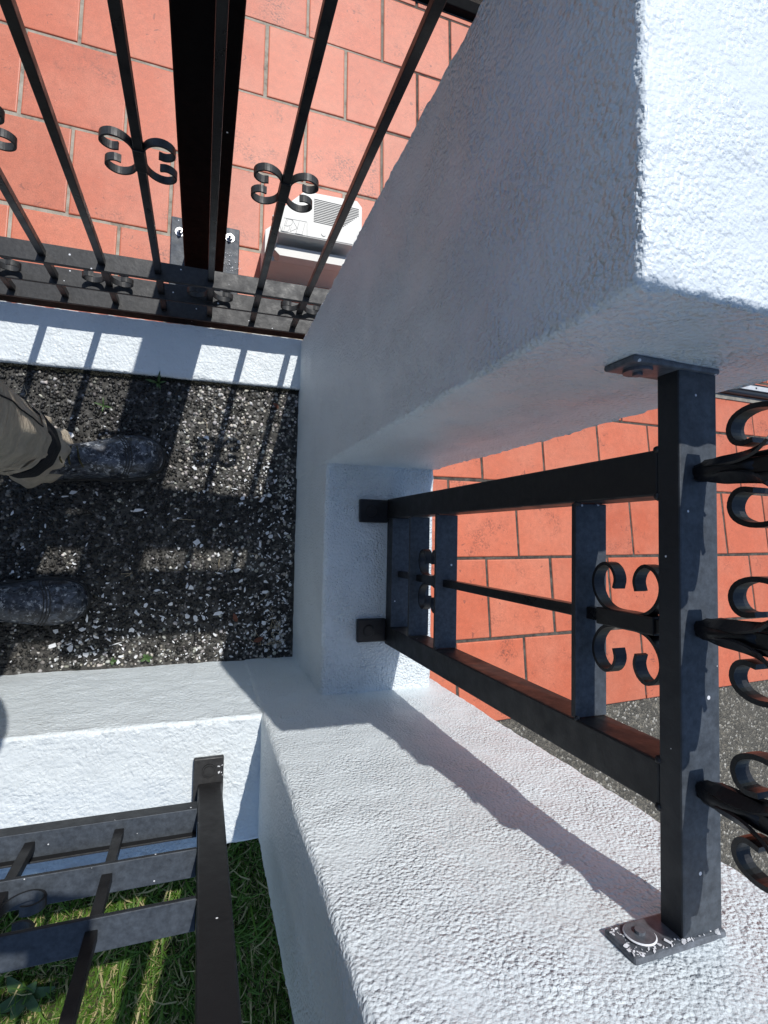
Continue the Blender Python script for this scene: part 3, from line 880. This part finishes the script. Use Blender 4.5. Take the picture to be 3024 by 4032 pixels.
# ------------------------------------------------------------------ garden edge
dark_wood = simple('dark_timber', (0.006, 0.006, 0.006), .9, 30, .3, .5, spec=0.1)
ge = tag(obj('garden_edging', [box(-3.0, 4.6, EDGE_Y + .004, EDGE_Y + .058, -0.52, -0.33, .004)][0], dark_wood), 'black timber edging board along the back of the red tiles', 'edging')
stone_m = simple('pale_garden_stone', (0.42, 0.42, 0.36), .8, 40, .3, .6, .004)
def stone_mesh(s, seed):
    bm = bmesh.new(); bmesh.ops.create_icosphere(bm, subdivisions=3, radius=s)
    P = np.array([v.co[:] for v in bm.verts]); d = 1 + .22 * vnoise(P, 1.6 / s, seed) + .1 * vnoise(P, 4 / s, seed + 1)
    for v, k in zip(bm.verts, d): v.co *= k; v.co.z *= .7
    vf = [tuple(v.co) for v in bm.verts], [[q.index for q in f.verts] for f in bm.faces]
    bm.free(); return vf
for i, (x, y, s, lab) in enumerate(((0.995, 2.395, .030, 'pale garden stone on the dark bed, nearest the tall pillar'), (0.925, 2.385, .016, 'smaller pale stone on the dark bed beside a larger one'),
                                    (0.62, 2.42, .034, 'pale stone in the garden bed behind the edging board'))):
    tag(obj('stone', stone_mesh(s, i * 7), stone_m, loc=(x, y, -0.40 + s * .5), smooth=True), lab, 'stone')

# ------------------------------------------------------------------ lawn
LZ = -0.15
lawn = tag(obj('lawn', box(-6, 0.33, -6, -0.50, -0.5, LZ), simple('lawn_earth', (0.05, 0.055, 0.02), .95, 60, .5, .8, .006)), kind='structure')
def grass(n, x0, x1, y0, y1, lmin, lmax, wid):
    X = rng.uniform(x0, x1, n); Y = rng.uniform(y0, y1, n)
    cl = vnoise(np.stack([X, Y, X * 0], 1), 9, 11)
    L = lmin + (lmax - lmin) * rng.uniform(size=n) ** 1.6 * (0.65 + 0.5 * cl)
    near = np.exp(-np.abs(Y - y1) / 0.10); L = L * (1 + 0.6 * near)
    a = rng.uniform(0, 2 * np.pi, n); lean = rng.uniform(0.3, 1.25, n)
    w = wid * rng.uniform(0.5, 1.3, n)
    V = np.zeros((n, 7, 3))
    ts = (0, 0.35, 0.7, 1.0)
    idx = 0
    for i, t in enumerate(ts):
        out = L * (t * np.sin(lean * t)); up = L * t * np.cos(lean * t * 0.9)
        cx = X + out * np.cos(a); cy = Y + out * np.sin(a); cz = LZ + up
        if t < 1:
            ww = w * (1 - 0.55 * t) / 2
            V[:, idx, 0] = cx - ww * np.sin(a); V[:, idx, 1] = cy + ww * np.cos(a); V[:, idx, 2] = cz
            V[:, idx + 1, 0] = cx + ww * np.sin(a); V[:, idx + 1, 1] = cy - ww * np.cos(a); V[:, idx + 1, 2] = cz; idx += 2
        else:
            V[:, idx, 0] = cx; V[:, idx, 1] = cy; V[:, idx, 2] = cz
    b = (np.arange(n) * 7)[:, None]
    quads = np.concatenate([b + np.array([[0, 1, 3, 2]]), b + np.array([[2, 3, 5, 4]])], 0)
    tris = b + np.array([[4, 5, 6]])
    F = [tuple(q) for q in quads] + [tuple(q) for q in tris]
    g = rng.uniform(size=n); dry = (rng.uniform(size=n) < 0.24)
    col = np.stack([0.085 + 0.06 * g, 0.17 + 0.10 * g, 0.018 + 0.02 * g], 1)
    col[dry] = np.stack([0.42 + .2 * g[dry], 0.36 + .16 * g[dry], 0.17 + .08 * g[dry]], 1)
    me = new_mesh('grass', V.reshape(-1, 3), F, blade_m)
    set_col(me, np.repeat(col, 7, axis=0))
    return me
gr = link('grass', grass(30000, -0.75, 0.32, -1.65, -0.60, 0.018, 0.062, 0.0042))
tag(gr, 'sunlit green lawn with dry blades below the low wall', 'grass', kind='stuff')
gr2 = link('long_grass', grass(1500, -0.70, 0.32, -1.55, -0.64, 0.06, 0.14, 0.0065))
tag(gr2, 'longer loose grass blades standing out of the lawn', 'grass', kind='stuff')

leaf_green = simple('weed_leaf', (0.05, 0.10, 0.025), .5, 60, .3, .3)
def leaf_shape(L, Wd, bend=0.3, n=5):
    v, f = [], []
    for i in range(n + 1):
        t = i / n; w = Wd * math.sin(math.pi * min(.97, t * .93 + .05)) ** .8
        v += [(t * L, -w / 2, bend * L * t * (1 - t) * 2 + .1 * w), (t * L, 0, bend * L * t * (1 - t) * 2), (t * L, w / 2, bend * L * t * (1 - t) * 2 + .1 * w)]
    for i in range(n):
        for k in (0, 1): f.append((i * 3 + k, i * 3 + k + 1, i * 3 + k + 4, i * 3 + k + 3))
    return v, f
def weed(name, loc, L, Wd, n, label, mat, cat='weed', up=0.5):
    t = thing(name, loc, label, cat)
    for k in range(n):
        v, f = leaf_shape(L * random.uniform(.7, 1.1), Wd * random.uniform(.8, 1.1))
        a = 2 * math.pi * k / n + random.uniform(-.4, .4); e = up * random.uniform(.5, 1.3)
        out = []
        for x, y, z in v:
            x2 = x * math.cos(e) - z * math.sin(e); z2 = x * math.sin(e) + z * math.cos(e)
            out.append((loc[0] + x2 * math.cos(a) - y * math.sin(a), loc[1] + x2 * math.sin(a) + y * math.cos(a), loc[2] + z2 + .002))
        obj('leaf', (out, f), mat, t, smooth=True)
    return t
weed('weed', (-0.125, 0.413, 0.0), .034, .006, 7, 'grassy weed in the joint below the white step', leaf_green, up=.7)
weed('weed', (-0.255, 0.335, 0.003), .024, .005, 4, 'tiny green weed on the pebbles behind the boot', leaf_green, up=.3)
weed('weed', (-0.125, -0.335, 0.003), .017, .010, 5, 'small green clover at the foot of the sunny low wall', leaf_green, up=.3)
weed('weed', (-0.205, -0.340, 0.003), .012, .007, 4, 'smallest green sprout at the foot of the sunny low wall', leaf_green, up=.3)
weed('dock_plant', (-0.40, -1.24, LZ), .075, .034, 6, 'broad leaved plant growing in the shaded grass', leaf_green, 'plant', up=.45)
weed('dock_plant', (0.20, -0.82, LZ), .06, .028, 6, 'broad leaved plant in the dark grass beside the pillar', leaf_green, 'plant', up=.5)
brown = simple('dry_leaf', (0.16, 0.055, 0.03), .7, 60, .3, .3)
for x, y, s, a, lab in ((0.155, -0.305, .028, 0.4, 'dry reddish leaf in the lower corner of the landing'), (0.105, -0.248, .026, 1.9, 'dark brown curled leaf on the pebbles near the low wall'), (0.205, 0.375, .022, 2.4, 'dry leaf in the upper corner of the landing by the pillar')):
    v, f = leaf_shape(s, s * .5, .5)
    o = obj('dry_leaf', ([(p[0] * math.cos(a) - p[1] * math.sin(a), p[0] * math.sin(a) + p[1] * math.cos(a), p[2]) for p in v], f), brown, loc=(x, y, .005), smooth=True)
    tag(o, lab, 'leaf')
# twigs and dry straw in the landing corner
tw = []
for k in range(26):
    if k < 16: cx, cy = 0.235 - abs(random.gauss(0, .03)), -0.32 + abs(random.gauss(0, .05))
    else: cx, cy = random.uniform(-.45, .2), random.uniform(-.3, .40)
    a = random.uniform(0, 6.28); l = random.uniform(.02, .05)
    tw.append(tube([(cx + l * (t - .5) * math.cos(a) + .004 * math.sin(t * 5), cy + l * (t - .5) * math.sin(a), .006 + .003 * math.sin(3 * t)) for t in np.linspace(0, 1, 5)], .0007, 5))
tag(obj('straw_litter', join(*tw), simple('dry_straw', (0.40, 0.33, 0.22), .8, 60, .3, 0)), 'bits of dry straw and twigs on the pebble landing', 'litter', kind='stuff')
# moss in the joint under the white step
mv, mf = [], []
v0, f0 = icosa()
for k in range(1500):
    x = random.uniform(-0.62, 0.262); y = 0.4295 + 0.018 * x - abs(random.gauss(0, .0035)); s = random.uniform(.0012, .0034)
    n0 = len(mv)
    mv += [(x + q[0] * s, y + q[1] * s, .003 + random.uniform(-.002, .008) * 0.6 + q[2] * s) for q in v0 * (1 + .3 * rng.normal(size=(12, 1)))]
    mf += [tuple(int(i) + n0 for i in f) for f in f0]
tag(obj('moss', (mv, mf), simple('dark_moss', (0.020, 0.020, 0.012), .95, 200, .5, .3)), 'dark moss filling the joint below the white step', 'moss', kind='stuff')

# ------------------------------------------------------------------ person
khaki = None
def cloth(name, col):
    m, nt, p = M(name); b = NB(nt)
    c = b.ramp(b.noise(26, 5, .65), [(0.3, tuple(q * .72 for q in col)), (0.7, tuple(q * 1.1 for q in col))])
    sp = b.ramp(b.noise(70, 3, .6), [(0.70, 0.0), (0.76, .7)])
    c = b.mix(sp, c, tuple(min(1, q * 1.9) for q in col))
    b.link(c, p.inputs['Base Color']); p.inputs['Roughness'].default_value = .9
    w = b.math('ADD', b.noise(700, 2, .5), b.math('MULTIPLY', b.noise(16, 4, .6, b.mapping((.55, .55, 2.6)), 1.2), 6.0))
    b.link(b.bump(w, .8, .006), p.inputs['Normal'])
    return m
khaki = cloth('khaki_cotton', (0.58, 0.49, 0.37))
black_cloth = cloth('black_canvas', (0.016, 0.016, 0.018))
shirt_m = cloth('navy_shirt', (0.03, 0.04, 0.08))
skin_m = simple('skin', (0.52, 0.31, 0.22), .55, 60, .08, .2, .001)
hair_m = simple('brown_hair', (0.05, 0.03, 0.02), .6, 120, .3, .6)
def boot_mat():
    m, nt, p = M('splattered_boot_leather'); b = NB(nt)
    base = b.ramp(b.noise(30, 4), [(0.3, (0.008, 0.009, 0.012)), (0.7, (0.024, 0.028, 0.038))])
    s1 = b.ramp(b.noise(58, 6, .72, dist=.5), [(0.45, 0.0), (0.57, .85)])
    s2 = b.ramp(b.noise(80, 5, .75), [(0.56, 0.0), (0.60, .9)])
    msk = b.ramp(b.noise(21, 3), [(0.38, .35), (0.56, 1.0)])
    c = b.mix(b.math('MULTIPLY', s1, msk), base, (0.13, 0.15, 0.185))
    c = b.mix(b.math('MULTIPLY', s2, msk), c, (0.55, 0.56, 0.57))
    b.link(c, p.inputs['Base Color'])
    b.link(b.ramp(b.noise(50, 3), [(.3, .22), (.7, .48)]), p.inputs['Roughness'])
    b.link(b.bump(b.noise(60, 5, .6), .5, .0030), p.inputs['Normal'])
    return m
boot_m = boot_mat()
sole_m = simple('boot_sole', (0.035, 0.034, 0.032), .7, 60, .3, .4)

person = thing('person', (-0.48, 0.01, 0.0), 'person standing on the landing in khaki trousers and paint splattered boots', 'person')

def loft(rings, cap=True):
    n = len(rings[0]); v, f = [], []
    for r in rings: v += [tuple(map(float, p)) for p in r]
    for i in range(len(rings) - 1):
        for k in range(n): f.append((i * n + k, i * n + (k + 1) % n, (i + 1) * n + (k + 1) % n, (i + 1) * n + k))
    if cap: f.append(tuple(reversed(range(n)))); f.append(tuple((len(rings) - 1) * n + k for k in range(n)))
    return v, f

# boot in its own frame: heel x=0, toe x=.325
BS = [(0.000, .020, .050, .0), (0.006, .031, .075, .0), (0.030, .040, .150, .0), (0.065, .042, .165, .0), (0.105, .0430, .150, .0), (0.135, .0445, .118, 0), (0.165, .0480, .100, .001), (0.195, .0530, .088, .002), (0.225, .0570, .078, .003), (0.250, .0575, .071, .003), (0.275, .0545, .066, .002), (0.295, .0470, .058, .001), (0.310, .0360, .047, 0), (0.3195, .0220, .034, 0), (0.3235, .0080, .024, 0)]
def interp(tab, x):
    xs = [t[0] for t in tab]; return [float(np.interp(x, xs, [t[k] for t in tab])) for k in (1, 2, 3)]
def section(x, n=18, zb=0.016, grow=0.0, a0=0.0, a1=math.pi):
    hw, h, yo = interp(BS, x)
    out = []
    for k in range(n + 1):
        a = a0 + (a1 - a0) * k / n
        c, s = math.cos(a), math.sin(a)
        e = 0.62
        y = (hw + grow) * math.copysign(abs(c) ** e, c) * (1 - .10 * s)
        z = zb + (h - zb + grow) * abs(s) ** 0.80
        out.append((x, yo + y, z))
    return out
def place(vf, toe, ang, mir=1):
    ca, sa = math.cos(ang), math.sin(ang)
    out = []
    for x, y, z in vf[0]:
        x -= 0.3235; y *= mir
        out.append((toe[0] + x * ca - y * sa, toe[1] + x * sa + y * ca, z))
    f = vf[1] if mir > 0 else [tuple(reversed(q)) for q in vf[1]]
    return out, f
xs = sorted(set([t[0] for t in BS] + list(np.linspace(.01, .31, 26))))
boot_rings = [section(x) + [(x, y_, .012) for y_ in (-.3 * interp(BS, x)[0], .3 * interp(BS, x)[0])] for x in xs]
# outline of the sole
so = [(x, interp(BS, x)[0] + .0045) for x in np.linspace(0, .3235, 26)]
outline = [(-.004, 0)] + [(x + (.004 if x > .31 else 0), -w) for x, w in so] + [(.3295, 0)] + [(x + (.004 if x > .31 else 0), w) for x, w in reversed(so)]
def boot(toe, ang, mir):
    up = obj('boot', place(loft(boot_rings), toe, ang, mir), boot_m, person, smooth=True)
    v = [(x, y, 0.0005) for x, y in outline] + [(x, y, .011) for x, y in outline] + [(x * .995, y * .97, .0195) for x, y in outline]
    n = len(outline)
    f = [tuple(range(n)), tuple(reversed(range(2 * n, 3 * n)))]
    for s in (0, 1):
        f += [(s * n + i, (s + 1) * n + i, (s + 1) * n + (i + 1) % n, s * n + (i + 1) % n) for i in range(n)]
    obj('sole', place((v, [tuple(reversed(q)) for q in f]), toe, ang, mir), sole_m, up)
    # stitched welts across the toe cap
    for x0 in (.238, .2445, .251):
        pts = []
        for k in range(25):
            a = .12 + (math.pi - .24) * k / 24
            x = x0 - .022 * abs(math.cos(a)) ** 2
            hw, h, yo = interp(BS, x); c, s = math.cos(a), math.sin(a)
            pts.append((x, yo + hw * math.copysign(abs(c) ** .62, c) * (1 - .1 * s), .016 + (h - .016) * abs(s) ** .8 + .0004))
        obj('stitching', place(tube(pts, .0013, 6), toe, ang, mir), sole_m, up)
    # laces over the instep
    for k, x0 in enumerate((.105, .122, .139)):
        pts = []
        for q in range(9):
            a = math.pi * (.34 + .32 * q / 8)
            hw, h, yo = interp(BS, x0 + .006 * math.sin(q)); c, s = math.cos(a), math.sin(a)
            pts.append((x0 + .004 * (-1) ** k * (q - 4) / 4, yo + hw * math.copysign(abs(c) ** .62, c) * .9, .016 + (h - .016) * s ** .8 + .002))
        obj('lace', place(tube(pts, .0022, 6), toe, ang, mir), lace_m, up)
    return up
lace_m = simple('black_yellow_lace', (0.06, 0.05, 0.015), .8, 300, .9, .3)
b1 = boot((-0.103, 0.212), math.radians(9), 1)
b2 = boot((-0.268, -0.178), math.radians(0), -1)

def leg(cx, cy, rx, ry, z, n=64, ph=0.0, fold=0.0):
    out = []
    for k in range(n):
        a = 2 * math.pi * k / n
        w = 1 + fold * (math.sin(3 * a + ph) * .40 + math.sin(5 * a - ph * 1.7) * .32 - .42 * abs(math.sin(6 * a + ph * 1.3)) + math.sin(11 * a + ph * .6) * .20)
        out.append((cx + rx * w * math.cos(a), cy + ry * w * math.sin(a), z + .006 * math.sin(2 * a + ph)))
    return out
# right leg (the one in the picture): cuff, black band, upper leg hanging loose over it
def leg_set(sx, sy, s=1):
    cuff = [leg(sx, sy - .004, .066, .068, .060, ph=.3, fold=.10), leg(sx + .004, sy, .079, .081, .070, ph=.6, fold=.12), leg(sx + .007, sy, .081, .084, .088, ph=1.0, fold=.14), leg(sx + .004, sy, .073, .078, .104, ph=1.4, fold=.12), leg(sx - .002, sy + .002, .060, .064, .112, ph=1.7, fold=.10), leg(sx + .004, sy + .004, .073, .078, .122, ph=2.1, fold=.13), leg(sx + .006, sy + .004, .078, .083, .138, ph=2.4, fold=.14), leg(sx, sy + .004, .068, .072, .156, ph=2.7, fold=.10), leg(sx, sy + .004, .058, .062, .170, ph=2.9, fold=.08)]
    band = [leg(sx - .001, sy + .005, .068, .072, .150, ph=2.5, fold=.03), leg(sx, sy + .006, .075, .080, .168, ph=2.7, fold=.04), leg(sx, sy + .008, .076, .081, .205, ph=2.9, fold=.04), leg(sx - .002, sy + .008, .074, .079, .235, ph=3.1, fold=.03)]
    return cuff, band
cuff, band = leg_set(-0.388, 0.190)
tz = [(-0.392, .198, .072, .078, .225), (-0.398, .201, .079, .085, .245), (-0.402, .203, .078, .084, .285), (-0.404, .204, .082, .087, .335), (-0.404, .205, .080, .084, .40), (-0.402, .205, .084, .088, .47), (-0.405, .203, .086, .090, .55), (-0.425, .180, .092, .096, .66), (-0.455, .140, .102, .104, .78), (-0.475, .105, .108, .110, .88)]
rings = []
for i in range(len(tz) - 1):
    for t in np.linspace(0, 1, 5, endpoint=False):
        q = [tz[i][k] * (1 - t) + tz[i + 1][k] * t for k in range(5)]
        rings.append(leg(q[0], q[1], q[2], q[3], q[4], ph=q[4] * 9, fold=.095 + .035 * math.sin(q[4] * 37)))
rings.append(leg(*tz[-1], ph=2, fold=.02))
tl = [(-0.552, -.178, .074, .074, .06), (-0.552, -.176, .078, .078, .2), (-0.552, -.170, .082, .084, .35), (-0.548, -.160, .086, .090, .52), (-0.535, -.130, .100, .102, .70), (-0.52, -.095, .110, .110, .88)]
ringl = []
for i in range(len(tl) - 1):
    for t in np.linspace(0, 1, 6, endpoint=False):
        q = [tl[i][k] * (1 - t) + tl[i + 1][k] * t for k in range(5)]
        ringl.append(leg(q[0], q[1], q[2], q[3], q[4], ph=q[4] * 15, fold=.04))
ringl.append(leg(*tl[-1], ph=2, fold=.02))
hips = [leg(-.498, .005, .125, .205, .84, fold=.02), leg(-.50, .005, .130, .200, .92, fold=.02), leg(-.50, .005, .122, .185, 1.02, fold=.01)]
tr = obj('trousers', join(loft(rings), loft(cuff), loft(ringl), loft(hips)), khaki, person, smooth=True)
obj('black_band', loft(band), black_cloth, tr, smooth=True)
seam = [(p[0] + .001, p[1], p[2]) for p in (r[3] for r in rings)]
obj('seam', tube(seam, .0016, 6), black_cloth, tr)
obj('hem_patch', loft([[(p[0] * 1.0, p[1], p[2] + .002) for p in leg(-.3985, .2015, .0805, .0865, .2465, ph=.245 * 17, fold=.05)], leg(-.4025, .2035, .0800, .0855, .262, ph=.26 * 17, fold=.05)], cap=False), khaki, tr, smooth=True)

def skin_body(name, verts, edges, mat, parent, root=0, sub=2):
    me = bpy.data.meshes.new(name)
    me.from_pydata([v[:3] for v in verts], edges, []); me.update()
    me.materials.append(mat)
    o = link(name, me, parent)
    sk = o.modifiers.new('skin', 'SKIN')
    for i, v in enumerate(verts):
        d = me.skin_vertices[0].data[i]; d.radius = (v[3], v[4] if len(v) > 4 else v[3]); d.use_root = (i == root)
    sk.use_smooth_shade = True
    o.modifiers.new('sub', 'SUBSURF').levels = sub
    o.modifiers['sub'].render_levels = sub
    return o
Rc = [Vector(Rm.col[k]) for k in range(3)]           # phone axes: right, up, back
ph_c = Vector((0, 0, 1.55)) + Rc[1] * 0.052 + Rc[2] * 0.0095 + Rc[0] * -0.020
def pp(a, b_, c_): return tuple(ph_c + Rc[0] * a + Rc[1] * b_ + Rc[2] * c_)
# shirt: torso and sleeves
sh = [(-.50, .005, 1.00, .125, .175), (-.50, .005, 1.20, .120, .175), (-.485, .005, 1.36, .115, .185), (-.47, .005, 1.45, .075, .10),
      (-.475, -.19, 1.40, .068), (-.42, -.255, 1.16, .055), (-.30, -.20, 1.27, .047), (-.465, .20, 1.38, .068), (-.305, .250, 1.02, .058), (-.215, .175, 1.25, .046)]
skin_body('shirt', sh, [(0, 1), (1, 2), (2, 3), (2, 4), (4, 5), (5, 6), (2, 7), (7, 8), (8, 9)], shirt_m, person)
# body: neck, head, forearms and hands on the phone
bv = [(-.465, .005, 1.44, .055), (-.455, .005, 1.52, .052), (-.445, .005, 1.585, .070, .066), (-.44, .005, 1.66, .092, .078), (-.445, .005, 1.735, .075, .066)]
be = [(0, 1), (1, 2), (2, 3), (3, 4)]
def add(v, par=None, r=None):
    bv.append(tuple(v) + (r,)); i = len(bv) - 1
    if par is not None: be.append((par, i))
    return i
for sgn, el, wr in ((-1, (-.42, -.255, 1.16), pp(-.13, -.075, .035)), (1, (-.305, .250, 1.02), pp(-.14, .060, .045))):
    s0 = add((-.472, .16 * sgn, 1.40), 0, .045)
    e0 = add(el, s0, .042); w0 = add(wr, e0, .028)
    oy = -.055 if sgn < 0 else .055
    p0 = add(pp(-.085, oy * (1.1 if sgn < 0 else .75), .022), w0, .025)
    for k in range(4):
        yb = oy + (k - 1.5) * .017
        if sgn > 0: yb = .020 + k * .016
        a = add(pp(-.060, yb, .018), p0, .0095)
        b_ = add(pp(-.040, yb, .014), a, .0088)
        c_ = add(pp(-.030 + .003 * (k % 2), yb + .001, .0085), b_, .0080)
    a = add(pp(-.062, oy * .45, .026), p0, .011)
    b_ = add(pp(-.032, oy * .35, .020), a, .0100)
    add(pp(-.012, oy * .35, .0155), b_, .0090)
bd_ = skin_body('body', bv, be, skin_m, person)
# face and hair
def ball(c, r, sx=1, sy=1, sz=1, sub=3):
    bm = bmesh.new(); bmesh.ops.create_icosphere(bm, subdivisions=sub, radius=r)
    vf = [(c[0] + v.co.x * sx, c[1] + v.co.y * sy, c[2] + v.co.z * sz) for v in bm.verts], [[q.index for q in f.verts] for f in bm.faces]
    bm.free(); return vf
obj('nose', ball((-.345, .005, 1.650), .016, .9, .8, 1.4), skin_m, bd_, smooth=True)
obj('mouth', ball((-.358, .005, 1.612), .020, .35, 1.0, .25), simple('lips', (.4, .16, .13), .5, 50, .1, 0), bd_, smooth=True)
for s in (-1, 1):
    obj('ear', ball((-.45, .005 + s * .085, 1.655), .028, .6, .35, 1.1), skin_m, bd_, smooth=True)
    obj('eye', ball((-.360, .005 + s * .031, 1.675), .0115), simple('eye_white', (.75, .75, .73), .2, 30, .03, 0), bd_, smooth=True)
obj('hair', ball((-.455, .005, 1.725), .098, 1.05, .93, .72), hair_m, bd_, smooth=True)

phone = thing('smartphone', tuple(ph_c), 'dark smartphone held out in both hands above the landing', 'phone')
def slab_pts(hx, hy, z0, z1):
    v = [pp(a * hx, b_ * hy, c_) for a in (-1, 1) for b_ in (-1, 1) for c_ in (z0, z1)]
    return v, [(0, 1, 3, 2), (4, 6, 7, 5), (0, 4, 5, 1), (2, 3, 7, 6), (0, 2, 6, 4), (1, 5, 7, 3)]
obj('body', slab_pts(.0375, .077, -.004, .004), simple('graphite_glass', (.02, .02, .025), .2, 30, .1, 0), phone)
obj('screen', slab_pts(.0350, .0745, .0041, .0046), simple('screen_glass', (.01, .01, .012), .05, 30, .1, 0), phone)
